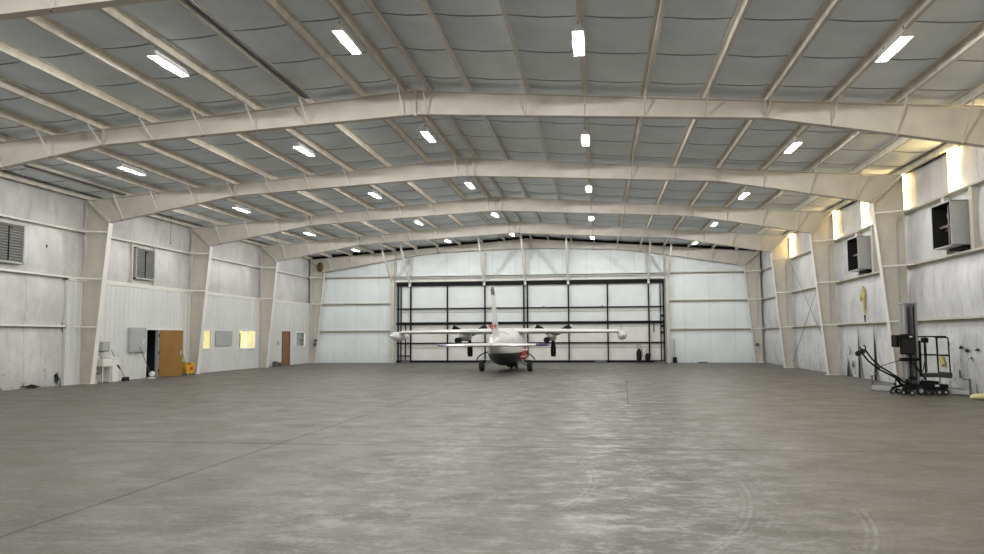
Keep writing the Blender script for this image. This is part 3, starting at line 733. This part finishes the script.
q = MB(); q.prism([(-.26, .62), (.26, .62), (.30, .90), (-.30, .90)], 0, .02, .50); q.build('basin', 'white', t, bevel=.02)
q = MB(); 
for a, b in ((.05, -.24), (.05, .24), (.45, -.24), (.45, .24)): q.cyl((a, b, 0), (a, b, .64), .018, 8)
q.build('legs', 'white', t); MB().path([(.25, 0, .62), (.25, 0, .40), (.15, 0, .34), (.02, 0, .34)], .022, 8).build('drain_pipe', 'dgrey', t); MB().path([(.05, 0, .9), (.05, 0, 1.04), (.16, 0, 1.08), (.2, 0, 1.0)], .012, 8).build('tap', 'dgrey', t)
t = thing('storage_bin', 'tall white bin standing right of the utility sink', 'bin', (XLN+.30, 28.34, 0)); MB().box(-.24, .20, -.20, .20, 0, .88).build('body', 'white', t, bevel=.03); MB().prism([(-.26, .88), (.22, .88), (.22, .92), (-.26, 1.0)], 1, -.22, .22).build('lid', 'white', t); MB().bar((.21, .05, .66), (.21, .22, .50), .02, .05).build('handle', 'black', t)
def polething(nm, lab, cat, head, top, hb, mh):
    t = thing(nm, lab, cat, head); a = Vector(top)-Vector(head); MB().path([(0, 0, .1), tuple(a)], .014, 8).build('handle', mh, t); hb(t); return t
polething('broom', 'long handled broom with black head leaning beside the white bin', 'broom', (-18.5, 28.95, 0), (-18.93, 28.62, 1.22), lambda t: MB().prism([(-.05, 0), (.05, 0), (.03, .16), (-.03, .16)], 1, -.2, .2).build('brush_head', 'black', t, bevel=.01), 'dgrey')
def mop(t):
    MB().lathe([(.0, 0), (.16, .0), (.17, .03), (.06, .06), (.0, .06)], (0, 0, 0), 2, 18).build('base', 'white', t, smooth='auto'); MB().lathe([(.02, .08), (.1, .1), (.13, .18), (.1, .27), (.02, .3)], (.0, .05, .0), 2, 18).build('round_head', 'white', t, smooth='auto')
polething('floor_duster', 'white round headed pole leaning on the grey electrical cabinet', 'duster', (-18.62, 30.95, 0), (-18.80, 30.35, 1.32), mop, 'dgrey')
t = thing('mop_bucket', 'yellow wheeled mop bucket with wringer in front of the second left column', 'bucket', (-18.55, 33.8, 0), 1.1)
q = MB(); q.prism([(-.19, .08), (.19, .08), (.23, .46), (-.23, .46)], 1, -.17, .17); q.build('bucket', 'yellow', t, bevel=.02)
q = MB(); q.box(.0, .23, -.19, .19, .44, .58); q.box(-.24, -.20, -.1, .1, .3, .62); q.build('wringer', 'yellow', t, bevel=.02)
for a in (-.19, .19):
    for b in (-.13, .13): MB().cyl((a, b-.015, .04), (a, b+.015, .04), .04, 10).build('wheel', 'rubber', t)
MB().lathe([(.0, 0), (.09, 0), (.09, .015), (0, .015)], (.05, -.185, .30), 1, 16).build('red_label', 'red', t)
MB().path([(.15, -.1, .5), (.28, -.1, .70), (.30, -.1, .72)], .014, 8).build('wringer_handle', 'red', t)
polething('mop', 'thin mop pole leaning on the wall above the yellow bucket', 'mop', (-18.9, 34.35, 0), (-18.96, 33.6, 1.82), lambda t: MB().lathe([(.0, 0), (.09, .0), (.07, .08), (.02, .14)], (0, 0, 0), 2, 12).build('mop_head', 'grey', t), 'dgrey')
q = MB(); q.box(0, .06, -.1, .1, -.1, .12); o = q.build('light_switch', 'grey'); o.location = (XLN+.02, 44.92, 1.35); tag(o, 'small grey switch box left of the brown door', 'switch')
for x, y, h, lab in ((-18.7, 43.9, .28, 'taller small dark box on the floor beside the third left column'), (-18.62, 44.3, .2, 'lower small dark box on the floor beside the third left column')):
    q = MB(); q.box(-.13, .13, -.14, .14, 0, h); q.box(-.1, .1, -.11, .11, h, h+.03); o = q.build('floor_box', 'dgrey', bevel=.01); o.location = (x, y, 0); tag(o, lab, 'box', 'small dark floor boxes')
for x, y, z, lab in ((-18.55, 50.02, 1.48, 'upper dark junction box on the far left column'), (-18.58, 50.02, 1.22, 'lower dark junction box on the far left column'), (9.55, 50.02, 1.12, 'dark junction box on the far right column')):
    q = MB(); q.box(-.10, .10, -.06, .06, -.09, .09); q.box(-.07, .07, -.08, -.06, -.06, .06); o = q.build('junction_box', 'dgrey', bevel=.005); o.location = (x, y, z); tag(o, lab, 'junction box')
q = MB(); q.path([(-16.15, 27.9, 7.05), (-16.15, 27.91, 6.2), (-16.15, 27.9, 5.3)], .008, 6); q.lathe([(.0, 0), (.03, .02), (.0, .06)], (-16.15, 27.9, 5.25), 2, 8); o = q.build('pull_cord', 'cable'); tag(o, 'thin black cord hanging from a purlin on the left side', 'cord')
mb = MB(); rings = []
for i in range(9):
    a = PI*i/8; r = math.sin(a); rings.append([(-18.3+.2*r*math.cos(2*PI*k/12)*(1+.5*noise.noise(Vector((k, i, 2)))), 50.05+.12*r*math.sin(2*PI*k/12), 6.35-.33*math.cos(a)) for k in range(12)])
o = mb.loft(rings).build('debris_clump', 'nest'); tag(o, 'brown matted clump high on the far left column knee', 'debris')

# roof conduits
for X_, y0, y1, z_, lab in ((XR-2.76, 12, 18.9, None, 'twin dark conduit runs beside a purlin on the left slope near the viewer'), (XR-12.9, 19.5, 26.9, None, 'dark conduit run high in the left corner by the nearest column')):
    mb = MB(); z = ztop(X_-XR)+.03
    for k in range(2): mb.cyl((k*.09, 0, 0), (k*.09, y1-y0, 0), .028, 8)
    o = mb.build('conduit_run', 'dgrey'); o.location = (X_-.02, y0, z); tag(o, lab, 'conduit')

# ------------------------------------------------------------------ aircraft, tail towards the viewer
PX, PY = -4.52, 38.1
A = thing('airplane', 'white and navy twin propeller airplane parked with its tail towards the viewer', 'airplane', (PX, PY, 0))
st = [(-5.15, 1.38, .04, .05, .05), (-4.9, 1.38, .13, .16, .14), (-4.2, 1.36, .27, .34, .30), (-3.2, 1.30, .42, .44, .46), (-2.2, 1.24, .58, .58, .64), (-1.2, 1.19, .74, .74, .82), (-.3, 1.16, .83, .88, .88),
      (1.0, 1.15, .84, .94, .88), (2.4, 1.15, .83, .93, .86), (3.3, 1.12, .76, .84, .80), (4.1, 1.02, .58, .62, .62), (4.7, .95, .36, .38, .40), (5.05, .92, .10, .12, .12)]
mb = MB(); n = 32; rings = []
for y, cz, rx, rt_, rb in st:
    ring = []
    for k in range(n):
        a = 2*PI*k/n; c, s = math.cos(a), math.sin(a); e = .82
        ring.append((rx*math.copysign(abs(c)**e, c), y, cz+(rt_ if s > 0 else rb)*math.copysign(abs(s)**e, s)))
    rings.append(ring)
SPLIT = .93
# refine lengthwise
R2 = []
for i in range(len(rings)-1):
    for q in range(3):
        tt = q/3; R2.append([tuple(a[j]*(1-tt)+b[j]*tt for j in range(3)) for a, b in zip(rings[i], rings[i+1])])
R2.append(rings[-1]); mb.loft(R2)
fo = mb.build('fuselage', ['plane', 'navy'], A, smooth='auto')
import bmesh
bm = bmesh.new(); bm.from_mesh(fo.data)
bmesh.ops.bisect_plane(bm, geom=bm.verts[:]+bm.edges[:]+bm.faces[:], plane_co=(0, 0, SPLIT), plane_no=(0, 0, 1))
for f in bm.faces:
    c_ = f.calc_center_median(); f.material_index = 1 if c_.z < SPLIT and c_.y > -3.6 else 0
bm.to_mesh(fo.data); bm.free()
def foil(x0, y0, c0, z0, x1, y1, c1, z1, th=.12, n=14):
    def sec(x, yl, c, z):
        out = []
        for k in range(n):
            t_ = k/(n-1); xx = .5*(1-math.cos(PI*t_)); h = th*c*5*(math.sqrt(xx)*.2969-.126*xx-.3516*xx**2+.2843*xx**3-.1015*xx**4)*1.15; out.append((x, yl-xx*c, z+h))
        for k in range(n-2, 0, -1):
            t_ = k/(n-1); xx = .5*(1-math.cos(PI*t_)); h = th*c*5*(math.sqrt(xx)*.2969-.126*xx-.3516*xx**2+.2843*xx**3-.1015*xx**4)*1.15; out.append((x, yl-xx*c, z-h*.7))
        return out
    return MB().loft([sec(x0, y0, c0, z0), sec(x1, y1, c1, z1)])
WZ = 1.92
for sd in (-1, 1):
    w_ = foil(0, 1.95, 1.75, WZ, sd*5.45, 1.55, .95, WZ-.02, .18).build('wing', 'plane', A, smooth='auto')
    # tip tank
    mb = MB(); pr = [(.01, -1.25), (.07, -1.1), (.15, -.7), (.22, -.1), (.24, .6), (.22, 1.2), (.18, 1.7), (.12, 2.2), (.05, 2.5), (.01, 2.6)]
    mb.lathe(pr, (sd*5.62, .75, WZ-.20), 1, 20); tk = mb.build('tip_tank', 'plane', A, smooth='auto')
    MB().prism([(-.35, WZ+.02), (.05, WZ+.05), (-.25, WZ+.30), (-.42, WZ+.30)], 0, sd*5.55-.015, sd*5.55+.015).build('tip_fin', 'grey', A)
    MB().path([(sd*5.62, -.5, WZ-.2), (sd*5.62, -.75, WZ-.2)], .015, 6).build('tank_tip_rod', 'dgrey', A)
    # engine nacelle and propeller
    ex = -2.24 if sd < 0 else 2.14
    mb = MB(); pr = [(.05, -.7), (.12, -.5), (.20, -.1), (.235, .6), (.24, 1.2), (.19, 1.65), (.12, 1.85)]
    mb.lathe(pr, (ex, .9, 1.68), 1, 20); mb.build('engine_nacelle', 'nacelle', A, smooth='auto')
    MB().path([(ex-.10, 1.2, 1.56), (ex-.15, .6, 1.50), (ex-.17, .1, 1.50)], [.09, .13, .14], 12).build('exhaust_stack', 'black', A)
    pr_ = bpy.data.objects.new('propeller', None); C.objects.link(pr_); pr_.parent = A; pr_.location = (ex, 2.85, 1.68)
    MB().lathe([(.15, -.12), (.14, .05), (.08, .25), (.01, .33)], (0, 0, 0), 1, 16).build('spinner', 'dgrey', pr_, smooth='auto')
    for k in range(3):
        a = -PI/2+2*PI*k/3+(.02 if sd < 0 else 0)
        b = MB(); tw = [(.10, .06, .8), (.3, .10, .55), (.6, .145, .35), (.9, .14, .25), (1.06, .11, .18)]
        rr = []
        for r, hw, tp in tw:
            ca, sa = math.cos(a), math.sin(a); cx, cz = r*ca, r*sa; px_, pz_ = -sa, ca
            dxx, dyy = math.cos(tp), math.sin(tp); th_ = .012
            rr.append([(cx+px_*hw*dxx, hw*dyy, cz+pz_*hw*dxx), (cx+px_*0-0, th_, cz), (cx-px_*hw*dxx, -hw*dyy, cz-pz_*hw*dxx), (cx, -th_, cz)])
        b.loft(rr); bo = b.build('propeller_blade', 'black', pr_)
        # white tip band
        r, hw = 1.09, .085; ca, sa = math.cos(a), math.sin(a)
        MB().bar((1.04*ca, 0, 1.04*sa), (1.10*ca, 0, 1.10*sa), .17 if False else .035, .16, (-sa, 0, ca)).build('blade_tip', 'white', bo)
    # tailplane
    foil(0, -4.15, 1.05, 1.30, sd*1.9, -4.35, .72, 1.30, .17).build('tailplane', 'plane', A, smooth='auto')
    foil(sd*1.86, -4.36, .73, 1.30, sd*2.36, -4.45, .58, 1.30, .18).build('tailplane_tip', 'blue', A, smooth='auto')
    # main gear
    wx = sd*1.17
    wh = MB(); wh.lathe([(.12, -.10), (.22, -.12), (.27, -.08), (.27, .08), (.22, .12), (.12, .10)], (wx, 0, .272), 0, 24); wt = wh.build('main_wheel', 'rubber', A, smooth='auto')
    MB().lathe([(.0, -.11), (.125, -.105), (.125, .105), (.0, .11)], (wx, 0, .272), 0, 16).build('wheel_hub', 'grey', wt)
    g = MB(); g.bar((wx-sd*.12, 0, .30), (sd*.42, .05, .62), .09, .09); g.bar((wx-sd*.14, -.1, .26), (sd*.38, -.35, .55), .05, .05); g.bar((wx-sd*.16, -.18, .34), (sd*.55, -.05, .80), .05, .05); g.build('landing_strut', 'grey', A)
    MB().path([(sd*(1.42), -.05, .55), (sd*1.33, -.05, .70), (sd*1.17, -.05, .82), (sd*.98, -.05, .90), (sd*.80, -.05, .93)], .028, 8).build('gear_door_edge', 'black', A)
    q = MB(); q.prism([(sd*1.02, .56), (sd*1.36, .56), (sd*1.28, .66), (sd*1.1, .70)], 1, -.2, .2); q.build('gear_fairing', 'plane', A)
# red covered strut and cover on the right side
MB().prism([(.66, .62), (1.05, .60), (1.02, .86), (.86, .98), (.70, .86)], 1, -.32, -.12).build('red_cover', 'red', A, bevel=.02)
MB().prism([(.88, .98), (1.04, .92), (1.02, 1.22), (.90, 1.22)], 1, -.26, -.18).build('red_streamer', 'red', A); MB().box(.84, 1.1, -.28, -.16, 1.02, 1.08).build('white_strap', 'white', A); MB().box(.74, 1.0, -.34, -.3, .70, .75).build('white_strap', 'white', A)
MB().box(.10, .55, -.5, .3, .22, .36).build('belly_antenna_fairing', 'black', A, bevel=.03)
# nose gear
for sx in (-.14, .14): MB().lathe([(.08, -.05), (.2, -.06), (.2, .06), (.08, .05)], (sx, 3.7, .2), 0, 18).build('nose_wheel', 'rubber', A, smooth='auto')
MB().cyl((0, 3.7, .2), (0, 3.75, .6), .04, 8).build('nose_strut', 'grey', A); MB().cyl((-.14, 3.7, .2), (.14, 3.7, .2), .03, 8).build('nose_axle', 'grey', A)
# fin
def finsec(z, yl, c, th=.10, n=10):
    out = []
    for k in range(n): xx = .5*(1-math.cos(PI*k/(n-1))); h = th*c*2.*(math.sqrt(xx)*.2969-.126*xx-.3516*xx**2+.2843*xx**3-.1015*xx**4)/.6*1.5; out.append((h, yl-xx*c, z))
    return out+[(-x, y_, z_) for x, y_, z_ in out[-2:0:-1]]
MB().loft([finsec(1.5, -1.9, 2.9, .06), finsec(2.1, -2.9, 1.95, .06), finsec(3.45, -4.05, 1.15, .07)]).build('tail_fin', 'plane', A, smooth='auto')
MB().loft([finsec(3.45, -4.05, 1.17, .075), finsec(3.62, -4.15, 1.15, .085), finsec(3.78, -4.35, .8, .08)]).build('fin_tip', 'dgrey', A, smooth='auto')
# red registration marks: strokes either side of the fin base
q = MB()
for sx in (-1, 1):
    q.box(sx*.105, sx*.115, -4.75, -4.65, 2.0, 2.2); q.box(sx*.105, sx*.115, -4.4, -4.3, 2.0, 2.2); q.bar((sx*.11, -4.7, 2.18), (sx*.11, -4.35, 2.02), .01, .07)
q.box(-.12, .12, -4.87, -4.84, 2.10, 2.14); q.box(-.015, .02, -4.87, -4.84, 1.90, 2.22); q.build('red_marking', 'red', A)
MB().path([(.655*math.cos(a), -1.9, 1.23+.655*math.sin(a)) for a in [PI*(.12+.76*k/14) for k in range(15)]], .010, 6).build('fuselage_stripe', 'rusty', A)

# ------------------------------------------------------------------ personnel lift on the right
LF = thing('mast_lift', 'black and grey mast lift with caged platform and raised loading arms by the right wall', 'lift', (8.78, 23.5, 0), YAW)
def wheel(mbn, x, y, r, w_, par, m_='rubber'):
    o = MB().lathe([(r*.45, -w_/2), (r, -w_/2), (r, w_/2), (r*.45, w_/2)], (x, y, r), 1, 18).build(mbn, m_, par); MB().lathe([(.0, -w_/2-.004), (r*.47, -w_/2-.004), (r*.47, w_/2+.004), (.0, w_/2+.004)], (x, y, r), 1, 14).build('wheel_hub', 'grey', o); return o
# base chassis
q = MB(); q.box(-.30, .62, -.30, .30, .14, .30); q.box(-.05, .45, -.25, .25, .28, .38); q.box(.25, .66, -.33, -.24, .18, .30); q.box(.25, .66, .24, .33, .18, .30); q.build('base_frame', 'black', LF, bevel=.015)
MB().box(.28, .40, -.335, -.328, .24, .29).build('data_plate', 'white', LF)
for x, y, r in ((-.58, -.28, .075), (-.58, .28, .075), (-.38, -.36, .075), (-.38, .36, .075)): wheel('caster_wheel', x, y, r, .05, LF)
for y in (-.33, .33): wheel('drive_wheel', -.12, y, .125, .07, LF)
for x in (.38, .56):
    for y in (-.34, .34): wheel('caster_wheel', x, y, .085, .05, LF)
for y in (-.28, .28):
    q = MB(); q.bar((-.60, y, .17), (-.26, y, .25), .05, .06); q.bar((-.54, y, .30), (-.42, y, .18), .04, .04); q.bar((-.48, y, .44), (-.30, y, .24), .05, .05); q.cyl((-.48, y, .02), (-.48, y, .42), .018, 8)
    q.build('outrigger', 'black', LF)
# mast sections
for i, (x0, x1, y0, y1, z0, z1) in enumerate(((-.38, -.32, -.14, .14, .3, 2.55), (-.08, -.02, -.14, .14, .3, 2.55), (-.30, -.26, -.12, .12, .32, 2.48), (-.21, -.18, -.10, .10, .32, 2.48), (-.15, -.12, -.12, .12, .32, 2.48))):
    MB().box(x0, x1, y0, y1, z0, z1).build('mast_rail', 'alu', LF, bevel=.006)
MB().box(-.38, -.02, -.02, .04, .3, 2.5).build('mast_back', 'alu', LF)
for x in (-.25, -.10):
    MB().path([(x-.028, -.13, .5), (x-.028, -.13, 2.38), (x-.015, -.13, 2.42), (x+.015, -.13, 2.42), (x+.028, -.13, 2.38), (x+.028, -.13, .5)], .010, 8).build('lift_chain', 'black', LF)
MB().box(-.42, .0, -.15, .15, 2.50, 2.56).build('mast_cap', 'alu', LF, bevel=.01); MB().box(-.42, .02, -.17, .17, .95, 1.02).build('mast_collar', 'black', LF, bevel=.01)
MB().box(-.56, -.22, -.28, -.15, 1.12, 1.68).build('control_box', 'black', LF, bevel=.02); q = MB(); q.box(-.53, -.25, -.292, -.28, 1.16, 1.54); q.build('control_panel', 'rubber', LF); MB().box(-.34, -.26, -.293, -.28, 1.59, 1.63).build('control_label', 'white', LF)
MB().box(-.66, -.57, -.2, .1, 1.32, 1.66).build('charger_box', 'black', LF, bevel=.02)
MB().box(-.55, -.36, -.26, -.1, .93, 1.03).build('side_bracket', 'black', LF, bevel=.01)
q = MB(); q.bar((-.30, -.19, 1.0), (.10, -.22, .42), .035, .035); q.bar((-.5, -.18, .98), (-.9, -.2, .87), .018, .018); q.bar((-.5, .1, .93), (-1.0, .0, .80), .014, .014); q.build('tie_rod', 'black', LF)
MB().box(-.34, -.16, -.22, -.16, .42, .5).build('hose_clamp', 'black', LF)
# raised loading arms
for y in (-.17, .17):
    pts = [(-.30, y, .30), (-.75, y, .53), (-1.15, y, .74), (-1.42, y, .96), (-1.62, y, 1.22)]
    k_ = [.04, .14, .20, .24, .26] if y > 0 else [-.02]*5
    MB().path([(p[0]+q_, p[1], p[2]+(.03 if y > 0 else -.02)) for p, q_ in zip(pts, k_)], .024, 10).build('loading_arm', 'black', LF, smooth=True)
    dx, dz = (.26, .03) if y > 0 else (-.02, -.02)
    MB().lathe([(.02, -.03), (.075, -.03), (.075, .03), (.02, .03)], (-1.68+dx-.02, y, 1.19+dz-.02), 1, 16).build('loading_wheel', 'rubber', LF)
    MB().path([(-1.62+dx, y, 1.22+dz), (-1.60+dx, y, 1.30+dz), (-1.66+dx, y, 1.35+dz)], .02, 8).build('hook', 'black', LF)
q = MB(); q.bar((-1.15, -.17, .74), (-1.05, .17, .78), .04, .04); q.bar((-.75, -.17, .53), (-.65, .17, .58), .04, .04); q.build('arm_cross_bar', 'black', LF)
# platform and cage
MB().box(.02, .80, -.30, .30, .49, .59).build('platform', 'deck', LF, bevel=.01); MB().box(.74, .78, -.31, .31, .46, .62).build('platform_lip', 'deck', LF)
q = MB()
for y in (-.29, .29):
    q.path([(.06, y, .6), (.06, y, 1.56), (.12, y, 1.61), (.66, y, 1.61), (.72, y, 1.56), (.745, y, .6)], .019, 8); q.cyl((.06, y, 1.10), (.735, y, 1.10), .016, 8); q.cyl((.42, y, .6), (.42, y, 1.61), .016, 8)
for z in (1.60, 1.10): q.cyl((.72, -.29, z-.02), (.72, .29, z-.02), .016, 8)
q.build('guard_rail', 'black', LF, smooth=True)
MB().box(.08, .22, -.24, -.08, 1.44, 1.58).build('platform_control', 'black', LF, bevel=.02); MB().path([(.15, -.2, 1.44), (.10, -.26, 1.1), (.05, -.2, .7), (-.05, -.2, .5)], .014, 8).build('control_cable', 'cable', LF)
q = MB(); q.box(-.04, .06, -.12, .12, .55, 1.5); q.build('carriage', 'black', LF); q = MB(); q.cyl((.5, -.2, .3), (.5, -.2, .5), .016, 8); q.build('support_pin', 'dgrey', LF)
MB().path([(-.02, -.2, .45), (.05, -.25, .34), (.12, -.2, .45), (.02, -.2, .55)], .016, 8).build('hydraulic_hose', 'rubber', LF)

# screw-jack beam behind the lift, roll and yellow object
t = thing('jack_beam', 'long grey beam lying behind the lift with a crank jack at each end', 'beam', (0, 0, 0))
a, b = Vector((8.05, 25.0, .10)), Vector((9.90, 22.98, .10)); MB().bar(a, b, .09, .13).build('beam', 'grey', t, bevel=.01)
for p, s in ((a, 1), (b, -1)):
    q = MB(); q.cyl((p.x, p.y, 0), (p.x, p.y, .46), .024, 8); q.lathe([(.0, 0), (.07, 0), (.06, .02), (0, .02)], (p.x, p.y, 0), 2, 12); jk = q.build('screw_jack', 'dgrey', t)
    sx = -s*.16 if s < 0 else .1
    q = MB(); q.path([(p.x, p.y, .45), (p.x+(.11 if s > 0 else -.2), p.y, .46), (p.x+(.11 if s > 0 else -.2), p.y, .56)], .014, 6); q.build('crank', 'dgrey', jk)
q = MB(); q.cyl((9.90, 24.6, .09), (9.90, 23.45, .09), .08, 14); o = q.build('rolled_tarp', 'dgrey', smooth='auto'); tag(o, 'grey rolled tarp lying along the foot of the right wall', 'tarp')
mb = MB(); rings = []
for i in range(9):
    aa = PI*i/8; r = math.sin(aa)**.6; rings.append([(9.62-.30*math.cos(aa), 21.66+.13*r*math.cos(2*PI*k/14), .085+.083*r*math.sin(2*PI*k/14)) for k in range(14)])
o = mb.loft(rings).build('yellow_cushion', 'pale_yellow', smooth='auto'); tag(o, 'pale yellow rounded cushion on the floor at the right edge', 'cushion')

# ------------------------------------------------------------------ small things along the far door
for x, lab, h in ((2.42, 'dark upright pump with a long handle by the right part of the big door', 1.25), (2.95, 'shorter dark upright pump just right of the long handled one', .85)):
    t = thing('upright_pump', lab, 'pump', (x, 50.0, 0)); MB().lathe([(.1, .12), (.16, .16), (.16, h*.55), (.08, h*.68), (.03, h*.72)], (0, 0, 0), 2, 16).build('tank', 'black', t, smooth='auto')
    for s in (-.14, .14): MB().lathe([(.02, -.02), (.1, -.02), (.1, .02), (.02, .02)], (s, 0, .1), 0, 14).build('wheel', 'rubber', t)
    MB().path([(-.08, .05, .1), (-.08, .05, h-.05), (0, .05, h), (.08, .05, h-.05), (.08, .05, .1)], .018, 8).build('handle', 'dgrey', t); MB().path([(.1, -.1, .3), (.2, -.12, .5), (.16, -.1, h*.7), (.04, -.1, h*.6)], .02, 8).build('hose', 'rubber', t)
for x, y, w_, h, lab in ((.05, 50.1, .36, .16, 'low dark box at the foot of the big door right of the airplane'), (-12.5, 50.05, .30, .12, 'low dark box at the foot of the big door, left end'), (3.75, 50.0, .40, .10, 'flat dark pad beside the upright pumps'), (6.3, 50.25, .30, .07, 'flat dark object against the far wall right of the big door')):
    q = MB(); q.box(-w_, w_, -.15, .15, 0, h*.7); q.prism([(-.13, h*.7), (.13, h*.7), (.08, h), (-.08, h)], 0, -w_*.8, w_*.8); o = q.build('low_box', 'dgrey', bevel=.01); o.location = (x, y, 0); tag(o, lab, 'box')
t = thing('corner_pedestal', 'black pedestal with a thin upright pipe right of the big door', 'pedestal', (4.62, 50.25, 0)); MB().box(-.12, .12, -.1, .1, 0, .36).build('base', 'black', t, bevel=.01); MB().cyl((-.02, .02, .36), (-.02, .02, 1.45), .03, 8).build('pipe', 'grey', t)
